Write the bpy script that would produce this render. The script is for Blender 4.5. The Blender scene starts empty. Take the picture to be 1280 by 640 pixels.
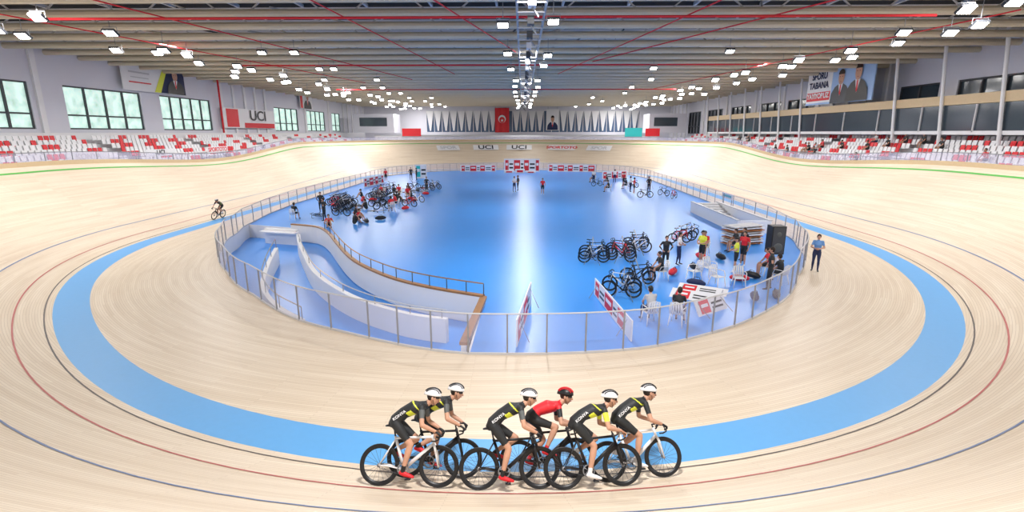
import bpy, math, random
import numpy as np
from mathutils import Vector, Matrix
random.seed(7)
S=bpy.context.scene
COL=S.collection
try:
    S.view_settings.view_transform='Standard'
    S.view_settings.look='None'
except Exception: pass
S.view_settings.exposure=0.0

# ------------------------------------------------------------------ materials
MATS={}
def mat(name,col,rough=0.6,metal=0.0,var=0.06,scale=6.0,emit=0.0,spec=0.4):
    if name in MATS: return MATS[name]
    m=bpy.data.materials.new(name); m.use_nodes=True
    nt=m.node_tree; b=nt.nodes['Principled BSDF']
    b.inputs['Roughness'].default_value=rough
    b.inputs['Metallic'].default_value=metal
    b.inputs['Specular IOR Level'].default_value=spec
    tc=nt.nodes.new('ShaderNodeTexCoord')
    n=nt.nodes.new('ShaderNodeTexNoise'); n.inputs['Scale'].default_value=scale
    nt.links.new(tc.outputs['Object'],n.inputs['Vector'])
    mx=nt.nodes.new('ShaderNodeMix'); mx.data_type='RGBA'
    c=Vector(col[:3])
    mx.inputs[6].default_value=(*(c*(1-var)),1); mx.inputs[7].default_value=(*[min(1,x*(1+var)) for x in c],1)
    nt.links.new(n.outputs['Fac'],mx.inputs[0])
    nt.links.new(mx.outputs[2],b.inputs['Base Color'])
    if emit>0:
        nt.links.new(mx.outputs[2],b.inputs['Emission Color'])
        b.inputs['Emission Strength'].default_value=emit
    MATS[name]=m; return m

def wood_track():
    m=bpy.data.materials.new('track_wood'); m.use_nodes=True
    nt=m.node_tree; b=nt.nodes['Principled BSDF']
    b.inputs['Roughness'].default_value=0.40; b.inputs['Specular IOR Level'].default_value=0.35
    tc=nt.nodes.new('ShaderNodeTexCoord')
    br=nt.nodes.new('ShaderNodeTexBrick')
    br.inputs['Scale'].default_value=1.0
    br.inputs['Brick Width'].default_value=4.0; br.inputs['Row Height'].default_value=0.075
    br.inputs['Mortar Size'].default_value=0.005; br.inputs['Mortar Smooth'].default_value=0.4
    br.inputs['Color1'].default_value=(0.79,0.685,0.545,1); br.inputs['Color2'].default_value=(0.72,0.605,0.465,1)
    br.inputs['Mortar'].default_value=(0.52,0.41,0.30,1)
    nt.links.new(tc.outputs['UV'],br.inputs['Vector'])
    mp=nt.nodes.new('ShaderNodeMapping'); mp.inputs['Scale'].default_value=(0.22,3.5,1)
    nt.links.new(tc.outputs['UV'],mp.inputs['Vector'])
    n=nt.nodes.new('ShaderNodeTexNoise'); n.inputs['Scale'].default_value=1.0; n.inputs['Detail'].default_value=5
    nt.links.new(mp.outputs['Vector'],n.inputs['Vector'])
    cr=nt.nodes.new('ShaderNodeValToRGB')
    cr.color_ramp.elements[0].position=0.32; cr.color_ramp.elements[0].color=(0.90,0.87,0.84,1)
    cr.color_ramp.elements[1].position=0.68; cr.color_ramp.elements[1].color=(1,1,1,1)
    nt.links.new(n.outputs['Fac'],cr.inputs['Fac'])
    mx=nt.nodes.new('ShaderNodeMix'); mx.data_type='RGBA'; mx.blend_type='MULTIPLY'; mx.inputs[0].default_value=1
    nt.links.new(br.outputs['Color'],mx.inputs[6]); nt.links.new(cr.outputs['Color'],mx.inputs[7])
    nt.links.new(mx.outputs[2],b.inputs['Base Color'])
    return m
def glass_panel(name,col,opac=0.25):
    m=bpy.data.materials.new(name); m.use_nodes=True
    nt=m.node_tree; b=nt.nodes['Principled BSDF']; out=nt.nodes['Material Output']
    b.inputs['Base Color'].default_value=(*col,1); b.inputs['Roughness'].default_value=0.15
    t=nt.nodes.new('ShaderNodeBsdfTransparent'); mx=nt.nodes.new('ShaderNodeMixShader'); mx.inputs[0].default_value=opac
    nt.links.new(t.outputs[0],mx.inputs[1]); nt.links.new(b.outputs[0],mx.inputs[2]); nt.links.new(mx.outputs[0],out.inputs['Surface'])
    return m

WOOD=wood_track(); BLUE=mat('infield_blue',(0.045,0.31,0.88),0.30,0,0.05,0.3,spec=0.55)
BAND=mat('band_blue',(0.12,0.38,0.74),0.45,var=0.04)
WHITE=mat('white_paint',(0.80,0.80,0.82),0.5,var=0.03,scale=0.5)
WALLW=mat('wall_white',(0.70,0.70,0.77),0.7,var=0.04,scale=0.3)
BLACK=mat('black',(0.012,0.012,0.014),0.4)
RED=mat('red',(0.70,0.02,0.03),0.5)
LRED=mat('line_red',(0.50,0.12,0.11),0.5)
LBLK=mat('line_black',(0.10,0.08,0.07),0.5)
LBLU=mat('line_blue',(0.16,0.22,0.38),0.5)
GREEN=mat('line_green',(0.10,0.42,0.08),0.5)
TAN=mat('tan_panel',(0.62,0.47,0.28),0.5)
BEIGE=mat('beige_beam',(0.60,0.53,0.40),0.6)
GREY=mat('grey_metal',(0.30,0.31,0.33),0.4,0.4)
LGREY=mat('light_grey',(0.55,0.55,0.57),0.6)
DGREY=mat('dark_grey',(0.06,0.065,0.075),0.5)
DECK=mat('roof_deck',(0.23,0.20,0.155),0.8,var=0.2,scale=0.8)
BROWN=mat('oiled_wood',(0.34,0.17,0.07),0.4,var=0.2,scale=3)
DGLASS=mat('dark_glass',(0.05,0.07,0.09),0.1,spec=0.8)
WIN=mat('daylight_window',(0.42,0.58,0.52),0.3,var=0.65,scale=1.3,emit=1.1)
WIND=mat('dark_blue_glass',(0.10,0.16,0.28),0.2,var=0.3,scale=0.5)  # far windows: dark blue glass behind the white drapes
LAMP=mat('lamp_face',(1,0.97,0.92),0.3,var=0,emit=24)
YEL=mat('yellow',(0.72,0.78,0.06),0.5)
CYAN=mat('cyan_board',(0.03,0.5,0.5),0.5)
SKIN=mat('skin',(0.55,0.30,0.20),0.5,var=0.08)
SKINT=mat('skin_tan',(0.42,0.21,0.13),0.5,var=0.08)
LIP=mat('lips',(0.40,0.10,0.09),0.5)
HAIR=mat('dark_hair',(0.025,0.015,0.01),0.6)
NAVY=mat('navy',(0.02,0.03,0.09),0.7)
SHIRTB=mat('shirt_blue',(0.14,0.30,0.62),0.7)
PALEB=mat('poster_blue',(0.35,0.52,0.80),0.6)
JERS=mat('jersey_black',(0.018,0.02,0.022),0.55)
JGREY=mat('jersey_grey',(0.10,0.11,0.11),0.55)
GLASS=glass_panel('fence_glass',(0.60,0.58,0.78),0.28)
ORANGE=mat('orange_brown',(0.45,0.16,0.05),0.5)

# ------------------------------------------------------------------ mesh builder
class MB:
    def __init__(s): s.V=[];s.F=[];s.M=[];s.mats=[]
    def mi(s,m):
        if m not in s.mats: s.mats.append(m)
        return s.mats.index(m)
    def add(s,vs,fs,m):
        o=len(s.V); i=s.mi(m)
        s.V.extend([tuple(v) for v in vs])
        for f in fs: s.F.append(tuple(o+k for k in f)); s.M.append(i)
    def box(s,c,d,m,R=None):
        c=Vector(c); h=[x/2 for x in d]; vs=[]
        for sx in(-1,1):
            for sy in(-1,1):
                for sz in(-1,1):
                    v=Vector((sx*h[0],sy*h[1],sz*h[2]))
                    if R is not None: v=R@v
                    vs.append(c+v)
        s.add(vs,[(0,1,3,2),(4,6,7,5),(0,4,5,1),(2,3,7,6),(0,2,6,4),(1,5,7,3)],m)
    def tube(s,pts,rs,m,n=8,side=None,closed=False,round_ends=False):
        pts=[Vector(p) for p in pts]; N=len(pts)
        if not isinstance(rs,(list,)): rs=[rs]*N
        rs=[(r,r) if not isinstance(r,tuple) else r for r in rs]
        if round_ends and not closed:
            t0=(pts[0]-pts[1]).normalized(); t1=(pts[-1]-pts[-2]).normalized()
            def capp(p,t,r):
                k=min(r)
                return [(p+t*k*0.95,(r[0]*.3,r[1]*.3)),(p+t*k*0.65,(r[0]*.75,r[1]*.75))]
            a=capp(pts[0],t0,rs[0]); b=capp(pts[-1],t1,rs[-1])[::-1]
            pts=[x[0] for x in a]+pts+[x[0] for x in b]; rs=[x[1] for x in a]+rs+[x[1] for x in b]; N=len(pts)
        vs=[]
        prev=Vector(side) if side is not None else None
        for i,p in enumerate(pts):
            if closed: t=pts[(i+1)%N]-pts[i-1]
            else: t=pts[min(i+1,N-1)]-pts[max(i-1,0)]
            if t.length<1e-9: t=Vector((0,0,1))
            t.normalize()
            if prev is None: prev=Vector((0,0,1)) if abs(t.z)<.9 else Vector((1,0,0))
            ref=Vector(side) if side is not None else prev
            a=ref-t*ref.dot(t)
            if a.length<1e-4: a=t.orthogonal()
            a.normalize(); b=t.cross(a)
            prev=a
            for k in range(n):
                an=2*math.pi*k/n
                vs.append(p+a*math.cos(an)*rs[i][0]+b*math.sin(an)*rs[i][1])
        fs=[]
        for i in range(N if closed else N-1):
            j=(i+1)%N
            for k in range(n):
                l=(k+1)%n; fs.append((i*n+k,i*n+l,j*n+l,j*n+k))
        if not closed:
            fs.append(tuple(range(n))[::-1]); fs.append(tuple((N-1)*n+k for k in range(n)))
        s.add(vs,fs,m)
    def ell(s,c,r,m,R=None,nu=14,nv=9,zmin=-1.0,fn=None):
        c=Vector(c); vs=[];fs=[]
        ph0=math.asin(max(-1,zmin))
        for j in range(nv+1):
            ph=ph0+(math.pi/2-ph0)*j/nv
            for i in range(nu):
                th=2*math.pi*i/nu
                v=Vector((math.cos(ph)*math.cos(th)*r[0],math.cos(ph)*math.sin(th)*r[1],math.sin(ph)*r[2]))
                if fn: v=fn(v)
                if R is not None: v=R@v
                vs.append(c+v)
        for j in range(nv):
            for i in range(nu):
                k=(i+1)%nu; fs.append((j*nu+i,j*nu+k,(j+1)*nu+k,(j+1)*nu+i))
        if zmin>-1: fs.append(tuple(range(nu))[::-1])
        s.add(vs,fs,m)
    def mesh(s,name,smooth=True,weld=False):
        me=bpy.data.meshes.new(name)
        me.from_pydata(s.V,[],s.F); 
        for m in s.mats: me.materials.append(m)
        me.polygons.foreach_set('material_index',s.M)
        if smooth: me.polygons.foreach_set('use_smooth',[True]*len(s.F))
        me.update(); return me
    def obj(s,name,parent=None,smooth=False,mw=None):
        o=bpy.data.objects.new(name,s.mesh(name,smooth)); COL.objects.link(o)
        if parent: o.parent=parent
        if mw is not None: o.matrix_world=mw
        return o
def inst(name,me,mw):
    o=bpy.data.objects.new(name,me); COL.objects.link(o); o.matrix_world=mw; return o
def T(x,y,z=0,rz=0,sc=1): return Matrix.Translation((x,y,z))@Matrix.Rotation(rz,4,'Z')@Matrix.Scale(sc,4)
def text(name,body,size,m,mw,parent=None,ext=0.004,sx=1.0,bold=0.0):
    c=bpy.data.curves.new(name,'FONT'); c.body=body; c.size=size; c.align_x='CENTER'; c.align_y='CENTER'; c.extrude=ext; c.offset=bold
    c.materials.append(m)
    o=bpy.data.objects.new(name,c); COL.objects.link(o)
    if parent:
        o.parent=parent
        o.matrix_local=mw@Matrix.Diagonal((sx,1,1,1))
    else: o.matrix_world=mw@Matrix.Diagonal((sx,1,1,1))
    return o

# ------------------------------------------------------------------ track path
CY1,CY2=32.2,75.0
RB0,RB1=22.2,23.3
WID=7.1
RR=RB1+WID
def interp(x,tab):
    if x<=tab[0][0]: return tab[0][1]
    for (a,b),(c,d) in zip(tab,tab[1:]):
        if x<=c:
            t=(x-a)/(c-a); t=t*t*(3-2*t)*.4+t*.6
            return b+(d-b)*t
    return tab[-1][1]
NEAR=[(-90,17.1),(-75,16.0),(-54,15.3),(-38,15.5),(-17.4,16.7),(0,17.9),(17.5,18.2),(28,17.9),(40,17.5),(58,17.0),(80,17.8),(90,18.6)]
STL=[(32.2,17.1),(36,18.3),(42,19.3),(48,19.8),(75,19.6)]
STR=[(32.2,18.6),(38,19.6),(75,19.8)]
DEL=[(-90,-1.35),(-70,-1.6),(-45,-1.85),(-30,-1.3),(-14,-.4),(0,0.1),(15,.25),(25,.15),(45,-.45),(65,-.8),(90,-.8)]
DR=[] 
ST=[] # cx,cy,dx,dy,rim,rf
def smooth(t): t=max(0,min(1,t)); return t*t*(3-2*t)
def cinterp(x,tab):
    for k in range(len(tab)-1):
        if x<=tab[k+1][0] or k==len(tab)-2:
            (x1,y1),(x2,y2)=tab[k],tab[k+1]
            x0,y0=tab[k-1] if k>0 else (x1-(x2-x1),y1); x3,y3=tab[k+2] if k+2<len(tab) else (x2+(x2-x1),y2)
            m1=(y2-y0)/(x2-x0);m2=(y3-y1)/(x3-x1);h=x2-x1;t=(x-x1)/h
            return (2*t**3-3*t*t+1)*y1+(t**3-2*t*t+t)*h*m1+(-2*t**3+3*t*t)*y2+(t**3-t*t)*h*m2
NA=96
for i in range(NA):
    a=math.pi+math.pi*i/NA
    deg=-90+180*i/NA
    ST.append((0,CY1,math.cos(a),math.sin(a),4.35,interp(deg,NEAR))); DR.append(cinterp(deg,DEL))
NSn=40
for i in range(NSn):
    t=i/NSn; y=CY1+(CY2-CY1)*t; k=smooth(abs(2*t-1)); e=4.35+(4.9-4.35)*t
    ST.append((0,y,1,0,3.6+(e-3.6)*k,interp(y,STR))); DR.append(-.8+.3*smooth(t))
for i in range(NA):
    a=math.pi*i/NA; ST.append((0,CY2,math.cos(a),math.sin(a),4.9,19.8-0.2*i/NA-1.6*math.sin(a)**4)); DR.append(-.5)
for i in range(NSn):
    t=i/NSn; y=CY2-(CY2-CY1)*t; k=smooth(abs(2*t-1)); e=4.9+(4.35-4.9)*t
    ST.append((0,y,-1,0,3.6+(e-3.6)*k,interp(y,STL))); DR.append(-.5-.85*smooth(t))
for _ in range(3):
    D2=DR[:]
    for i in range(len(DR)): D2[i]=sum(DR[(i+k)%len(DR)] for k in range(-3,4))/7
    DR[:]=D2
NS=len(ST)
ARC=[0]
for i in range(NS):
    a=ST[i];b=ST[(i+1)%NS]
    ARC.append(ARC[-1]+math.hypot((a[0]+24*a[2])-(b[0]+24*b[2]),(a[1]+24*a[3])-(b[1]+24*b[3])))
def zb(rim,d,w=WID):
    if d<=0: return 0.0
    return rim*(d/w)**1.4
def P(i,r,lift=0):
    c=ST[i%NS]; r0=RB1+DR[i%NS]
    return Vector((c[0]+r*c[2],c[1]+r*c[3],zb(c[4],r-r0,RR-r0)+lift))
def strip(name,radii,m,lift=0.0):
    V=[];F=[];UVs=[]
    n=len(radii)
    for i in range(NS+1):
        for r in radii:
            rr=r(i%NS)
            V.append(P(i,rr,lift)); UVs.append((ARC[i],rr))
    for i in range(NS):
        for k in range(n-1):
            F.append((i*n+k,i*n+k+1,(i+1)*n+k+1,(i+1)*n+k))
    me=bpy.data.meshes.new(name); me.from_pydata(V,[],F); me.materials.append(m)
    l=me.uv_layers.new(name='UVMap')
    for p in me.polygons:
        p.use_smooth=True
        for li in p.loop_indices: l.data[li].uv=UVs[me.loops[li].vertex_index]
    me.update()
    o=bpy.data.objects.new(name,me); COL.objects.link(o); return o
strip('floor_safety_zone',[lambda i,k=k: ST[i][5]+(RB0+DR[i]-ST[i][5])*k/3 for k in (0,1,2,3)],WOOD)
strip('track_banking',[lambda i,k=k: RB1+DR[i]+(RR-RB1-DR[i])*k/18 for k in range(19)],WOOD)
strip('blue_band',[lambda i,q=q: q+DR[i] for q in (RB0,(RB0+RB1)/2,RB1)],BAND)
def line(name,d,w,m): return strip(name,[lambda i:RB1+DR[i]+d-w/2,lambda i:RB1+DR[i]+d+w/2],m,0.012)
line('measurement_line',0.22,0.045,LBLK)
line('sprinters_line',1.0,0.045,LRED)
line('stayers_line',2.25,0.05,LBLU)
strip('safety_line',[lambda i:RR-.52,lambda i:RR-.39],GREEN,.012)
def ringwall(mb,r,z0f,z1f,m,th=0.1,gap=None):
    V=[];F=[]
    for i in range(NS+1):
        c=ST[i%NS]
        for rr,zf in((r,z0f),(r,z1f),(r+th,z1f),(r+th,z0f)):
            V.append((c[0]+rr*c[2],c[1]+rr*c[3],zf(c[4])))
    for i in range(NS):
        if gap and gap[0]<=i<gap[1]: continue
        for k in range(3): F.append((i*4+k,(i+1)*4+k,(i+1)*4+k+1,i*4+k+1))
    mb.add(V,F,m)
GAP=(14,82)
mb=MB()
ringwall(mb,RR+.002,lambda z:z-0.25,lambda z:z+0.30,TAN,0.08,GAP)
ringwall(mb,RR+0.09,lambda z:3.3,lambda z:z+0.2,LGREY,0.05,GAP)
ringwall(mb,RR+0.09,lambda z:3.3,lambda z:z,LGREY,0.05)
mb.obj('rim_board')
mb=MB()
ringwall(mb,RR+0.04,lambda z:z+0.31,lambda z:z+0.85,GLASS,0.01,GAP)
ringwall(mb,RR+0.02,lambda z:z+0.85,lambda z:z+0.9,GREY,0.05,GAP)
for i in range(0,NS,2):
    if GAP[0]<=i<GAP[1]: continue
    c=ST[i]; mb.box((c[0]+(RR+.05)*c[2],c[1]+(RR+.05)*c[3],c[4]+.6),(.05,.05,.58),GREY)
mb.obj('rim_railing')
HX,YB,YF=39.0,-8.0,135.0
V=[];F=[]
for i in range(NS+1):
    c=ST[i%NS]; V.append((c[0]+(RR+.1)*c[2],c[1]+(RR+.1)*c[3],3.3))
    ts=[]
    if abs(c[2])>1e-6: ts.append((HX-abs(c[0]))/abs(c[2]))
    if c[3]>1e-6: ts.append((YF-c[1])/c[3])
    if c[3]<-1e-6: ts.append((c[1]-YB)/-c[3])
    t=min(ts); V.append((c[0]+t*c[2],c[1]+t*c[3],3.3))
for i in range(NS): F.append((i*2,i*2+1,i*2+3,i*2+2))
mb=MB(); mb.add(V,F,LGREY); mb.obj('floor_concourse')

# ------------------------------------------------------------------ infield floor and pit
INNER=[(-14.6,35.2),(-12.4,34.2),(-10.8,32.0),(-9.3,29.2),(-7.9,26.6),(-6.6,24.5),(-5.2,22.8),(-3.9,21.5),(-2.5,20.5),(-1.2,19.8),(0.1,19.2)]
def catmull(pts,n=6):
    out=[]
    for i in range(len(pts)-1):
        p0=Vector(pts[max(i-1,0)]);p1=Vector(pts[i]);p2=Vector(pts[i+1]);p3=Vector(pts[min(i+2,len(pts)-1)])
        for k in range(n):
            t=k/n; out.append(0.5*((2*p1)+(p2-p0)*t+(2*p0-5*p1+4*p2-p3)*t*t+(3*p1-p0-3*p2+p3)*t**3))
    out.append(Vector(pts[-1])); return out
inn=catmull([(x,y,0) for x,y in INNER],5)
fence=[Vector((c[0]+c[5]*c[2],c[1]+c[5]*c[3],0)) for c in ST]
i0=min(range(NA),key=lambda i:abs(fence[i].x+0.2))
iL=min(range(NA+2*NSn+NA-NSn,NS),key=lambda i:abs(fence[i].y-36.0))
floorpoly=fence[i0:iL+1]+inn
mb=MB()
mb.add([(p.x,p.y,-0.01) for p in floorpoly],[tuple(range(len(floorpoly)))],BLUE)
mb.obj('floor_infield')
PZ=-0.95
pitpoly=fence[iL:]+fence[:i0+1]
mb=MB()
pp=pitpoly+inn[::-1]
mb.add([(p.x,p.y,PZ) for p in pp],[tuple(range(len(pp)))],BLUE)
def vwall(mb,pts,z0,z1,m,th):
    n=len(pts);V=[];F=[]
    for i,p in enumerate(pts):
        t=(pts[min(i+1,n-1)]-pts[max(i-1,0)]).normalized(); s=Vector((-t.y,t.x,0))*th/2
        zz1=z1(i/(n-1)) if callable(z1) else z1
        V+= [p-s+Vector((0,0,z0)),p-s+Vector((0,0,zz1)),p+s+Vector((0,0,zz1)),p+s+Vector((0,0,z0))]
    for i in range(n-1):
        for k in range(4):
            l=(k+1)%4; F.append((i*4+k,(i+1)*4+k,(i+1)*4+l,i*4+l))
    F.append((0,1,2,3)); F.append(tuple((n-1)*4+k for k in(3,2,1,0)))
    mb.add(V,F,m)
vwall(mb,pp+[pp[0]],PZ,-0.005,WHITE,0.06)
mb.obj('ramp_pit')
mb=MB(); vwall(mb,inn,-0.9,0.22,WHITE,0.16); vwall(mb,inn,0.22,0.30,BROWN,0.2)
e=[Vector((0.1,19.2,0)),Vector((-0.18,14.6,0))]
vwall(mb,e,-0.9,0.16,WHITE,0.16); vwall(mb,e,0.16,0.26,BROWN,0.26)
for k in range(8,len(inn),3):
    p=inn[k]; mb.tube([(p.x,p.y,.3),(p.x,p.y,.75)],.02,DGREY,6)
mb.tube([(p.x,p.y,.76) for p in inn[8:]],.028,BROWN,6)
mb.obj('pit_parapet')
A=catmull([(-13.2,33.0,0),(-12.3,31.0,0),(-10.4,27.3,0),(-8.2,23.4,0),(-5.5,20.1,0),(-2.9,18.1,0),(-1.1,17.4,0)],6)
mb=MB(); vwall(mb,A,PZ+.005,-0.02,WHITE,0.22)
for k in range(3,len(A),4):
    p=A[k]; mb.tube([(p.x,p.y,-.02),(p.x,p.y,.28)],.018,GREY,6)
mb.tube([(p.x,p.y,.3) for p in A[3:]],.024,LGREY,6)
mb.obj('ramp_parapet')
B=catmull([(-12.6,28.6,0),(-11.8,26.2,0),(-10.9,23.8,0),(-9.9,21.6,0),(-8.3,19.4,0),(-6.6,17.9,0)],6)
mb=MB(); vwall(mb,B,PZ+.005,lambda t:0.05-0.35*t,WHITE,0.2)
for k in range(0,len(B),5):
    p=B[k]; mb.tube([(p.x,p.y,-.3),(p.x,p.y,.55-.35*k/len(B))],.02,GREY,6)
mb.tube([(p.x,p.y,.55-.35*i/len(B)) for i,p in enumerate(B)],.025,GREY,6)
mb.obj('ramp_parapet')
mb=MB()
R0=Matrix.Rotation(math.radians(-15),3,'Z')
mb.box((-14.9,34.2,-0.42),(2.6,.3,1.05),WHITE,R0); mb.box((-14.9,33.8,-.05),(2.8,.5,.08),WHITE,R0)
mb.obj('tunnel_lintel')
mb=MB()
for x in (15.9,18.0):
    mb.box((x,38.5,.42),(.18,9.5,.85),WHITE); mb.box((x,38.5,.87),(.24,9.6,.06),LGREY)
mb.box((16.95,33.8,.42),(2.2,.18,.85),WHITE)
for k in range(6): mb.box((16.95,42.8-.6*k,.75-.12*k),(1.9,.6,.12),LGREY)
mb.obj('stairwell_parapet')

# inner fence
mb=MB()
HF=1.3
fl=[]
for i in range(NS+1):
    fl.append(fence[i%NS].copy())
V=[];F=[]
for p in fl: V+=[(p.x,p.y,.06),(p.x,p.y,HF-.03)]
for i in range(NS): F.append((2*i,2*i+2,2*i+3,2*i+1))
mb.add(V,F,GLASS)
mb.tube([(p.x,p.y,HF) for p in fl[:-1]],.026,LGREY,6,closed=True)
vwall(mb,fl,-0.02,0.07,LGREY,0.05)
acc=0;last=fl[0];mb.box((last.x,last.y,HF/2),(.05,.05,HF),GREY)
for p in fl[1:]:
    acc+=(p-last).length; last=p
    if acc>=1.15:
        acc=0; mb.box((p.x,p.y,HF/2),(.045,.045,HF),GREY)
mb.obj('infield_fence')

# ------------------------------------------------------------------ hall shell
CZ=14.0
def wall_side(sgn,name,wins,wm,z0,z1):
    mb=MB(); x=sgn*HX
    ys=YB
    mb.box((x+sgn*.2,(YB+YF)/2,(3.3+z0)/2),(.4,YF-YB,z0-3.3),WALLW)
    mb.box((x+sgn*.2,(YB+YF)/2,(z1+CZ+.4)/2),(.4,YF-YB,CZ+.4-z1),WALLW)
    for a,b in wins+[(YF,YF)]:
        if a>ys: mb.box((x+sgn*.2,(ys+a)/2,(z0+z1)/2),(.4,a-ys,z1-z0),WALLW)
        ys=b
    y=YB+4
    while y<YF:
        if not any(a-.5<y<b+.5 for a,b in wins): mb.box((x-sgn*.1,y,(3.3+CZ)/2),(.2,.5,CZ-3.3),WHITE)
        y+=3.0
    mb.obj('wall_'+name)
    for k,(a,b) in enumerate(wins):
        w=MB(); w.box((x+sgn*.3,(a+b)/2,(z0+z1)/2),(.05,b-a,z1-z0),wm)
        n=max(2,int((b-a)/1.9))
        for j in range(n+1):
            w.box((x+sgn*.18,a+(b-a)*j/n,(z0+z1)/2),(.16,.16,z1-z0),DGREY)
        for zz in (z0+.06,z0+(z1-z0)*.33,z1-.06): w.box((x+sgn*.18,(a+b)/2,zz),(.14,b-a,.14),DGREY)
        w.obj('window_%s_%d'%(name,k+1))
LW=[(31,43.3),(46.6,56),(59,68.5),(86,95),(99,108),(112,117)]
wall_side(-1,'left',LW,WIN,6.8,10.6)
RW=[(2,12),(14,24),(26,36),(38,47),(49,54),(69,76),(78,85),(88,96),(100,108),(112,120)]
wall_side(1,'right',RW,DGLASS,6.3,10.9)
mb=MB()
mb.box((37.4,66,9.05),(2.6,66,.75),TAN); mb.box((36.25,66,7.6),(.06,66,2.1),DGLASS)
mb.box((37.4,66,6.5),(2.6,66,.3),WHITE)
for y in np.arange(33,99.1,5.5):
    if not 52<y<66: mb.tube([(36.0,y,5.0),(36.0,y+1.2,13.9)],.13,WHITE,8)
    mb.box((36.15,y+2.7,7.6),(.1,.12,2.1),LGREY)
mb.obj('viewing_gallery')
mb=MB(); mb.box((-38.45,70,4.9),(.4,124,3.2),WHITE)
mb.tube([(-38.4,69.8,6.5),(-38.4,69.8,13.8)],.12,RED,8)
mb.obj('terrace_parapet')
mb=MB()
mb.box((0,YF+.2,(3.3+6.7)/2),(2*HX,.4,3.4),WALLW)
mb.box((0,YF+.2,13.2),(2*HX,.4,2.6),WALLW)
mb.box((-31,YF+.2,9.3),(16,.4,5.2),WALLW); mb.box((35.2,YF+.2,9.3),(8,.4,5.2),WALLW)
mb.obj('wall_far')
w=MB(); w.box((4.2,YF+.3,9.3),(54.6,.05,5.2),WIND)
for k in range(28): w.box((-23+2.0*k,YF+.1,9.3),(.14,.14,5.2),WHITE)
w.obj('window_far')
w=MB()
for k in range(27):
    x=-22+2.0*k
    if abs(x+3.6)<1.8 or abs(x-9.2)<1.6: continue
    w.add([(x-.92,YF-.2,11.9),(x+.92,YF-.2,11.9),(x+.18,YF-.2,7.0),(x-.18,YF-.2,7.0)],[(0,1,2,3)],WHITE)
w.obj('window_drapes')
w=MB()
V=[];F=[];nx=12;nz=16
for j in range(nz+1):
    for i in range(nx+1):
        V.append((-5.4+3.6*i/nx,YF-.9+.12*math.sin(i*1.3),12.6-6.0*j/nz))
for j in range(nz):
    for i in range(nx): a=j*(nx+1)+i; F.append((a,a+1,a+nx+2,a+nx+1))
w.add(V,F,RED)
def flatdisc(mb,c,r,m,y,n=24,inner=None,off=(0,0)):
    V=[];F=[]
    for k in range(n):
        a=2*math.pi*k/n
        V+=[(c[0]+r*math.cos(a),y,c[1]+r*math.sin(a)),(c[0]+off[0]+inner*math.cos(a),y,c[1]+off[1]+inner*math.sin(a))]
    for k in range(n): j=(k+1)%n; F.append((2*k,2*j,2*j+1,2*k+1))
    mb.add(V,F,m)
flatdisc(w,(-3.6,9.9),.95,WHITE,YF-1.12,inner=.72,off=(.0,-.2))
sv=[( -3.6+(.42 if k%2==0 else .17)*math.sin(math.pi*k/5),YF-1.12,9.55+(.42 if k%2==0 else .17)*math.cos(math.pi*k/5)) for k in range(10)]
w.add(sv,[tuple(range(10))],WHITE)
w.tube([(-5.5,YF-.9,12.62),(-1.7,YF-.9,12.62)],.05,GREY,6)
for x in(-5.2,-2.0): w.tube([(x,YF-.9,12.62),(x,YF-.9,14.3)],.03,GREY,6)
w.obj('national_flag')
def portrait(mb,c,w,h,ax,nrm,suit,s=1.0):
    c=Vector(c); ax=Vector(ax); nrm=Vector(nrm); up=Vector((0,0,1))
    def poly(pts,m,o): mb.add([c+ax*x*w+up*z*h+nrm*o for x,z in pts],[tuple(range(len(pts)))],m)
    poly([(-.5,-.5),(.5,-.5),(.46,-.2),(.3,-.02),(.12,.06),(-.12,.06),(-.3,-.02),(-.46,-.2)],suit,.02)
    poly([(-.12,.06),(.12,.06),(0,-.3)],WHITE,.03)
    poly([(-.03,.03),(.03,.03),(.04,-.22),(0,-.28),(-.04,-.22)],RED,.04)
    poly([(.15*math.cos(2*math.pi*k/20),.25+.22*math.sin(2*math.pi*k/20)) for k in range(20)],SKIN,.04)
    poly([(.16*math.cos(math.pi*k/10),.34+.15*math.sin(math.pi*k/10)) for k in range(11)],HAIR,.05)
    for sx in(-1,1): poly([(sx*.06+.022*math.cos(2*math.pi*k/8),.27+.012*math.sin(2*math.pi*k/8)) for k in range(8)],BLACK,.06)
    poly([(-.05,.13),(.05,.13),(.03,.11),(-.03,.11)],LIP,.06)
w=MB(); w.box((9.2,YF-.6,9.7),(3.2,.05,5.2),WHITE); portrait(w,(9.2,YF-.66,9.0),2.8,3.6,(1,0,0),(0,-1,0),NAVY)
for x in(8,10.4): w.tube([(x,YF-.6,12.2),(x,YF-.6,14.3)],.03,GREY,6)
w.obj('portrait_banner')
w=MB(); xx=-38.5
w.box((xx,58,12.2),(.06,9.8,2.9),WHITE)
w.add([(xx+.05,58.5,10.8),(xx+.05,62.9,10.8),(xx+.05,62.9,13.6),(xx+.05,60.0,13.6)],[(0,1,2,3)],NAVY)
w.add([(xx+.06,57.6,10.8),(xx+.06,58.6,10.8),(xx+.06,60.2,13.6),(xx+.06,59.5,13.6)],[(0,1,2,3)],YEL)
portrait(w,(xx+.08,61.2,12.15),3.0,2.7,(0,1,0),(1,0,0),BLACK)
w.box((xx+.06,55.6,12.6),(.02,3.0,.16),LGREY); w.box((xx+.06,55.6,12.1),(.02,2.6,.1),LGREY); w.box((xx+.06,55.6,11.6),(.02,3.2,.12),RED)
w.obj('wall_poster')
w=MB(); w.box((xx,98,12.3),(.06,5.5,2.9),WHITE); portrait(w,(xx+.08,98.5,12.2),3.4,2.7,(0,1,0),(1,0,0),BLACK); w.box((xx+.06,95.9,12.3),(.02,1,2.8),RED); w.obj('wall_poster')
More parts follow.
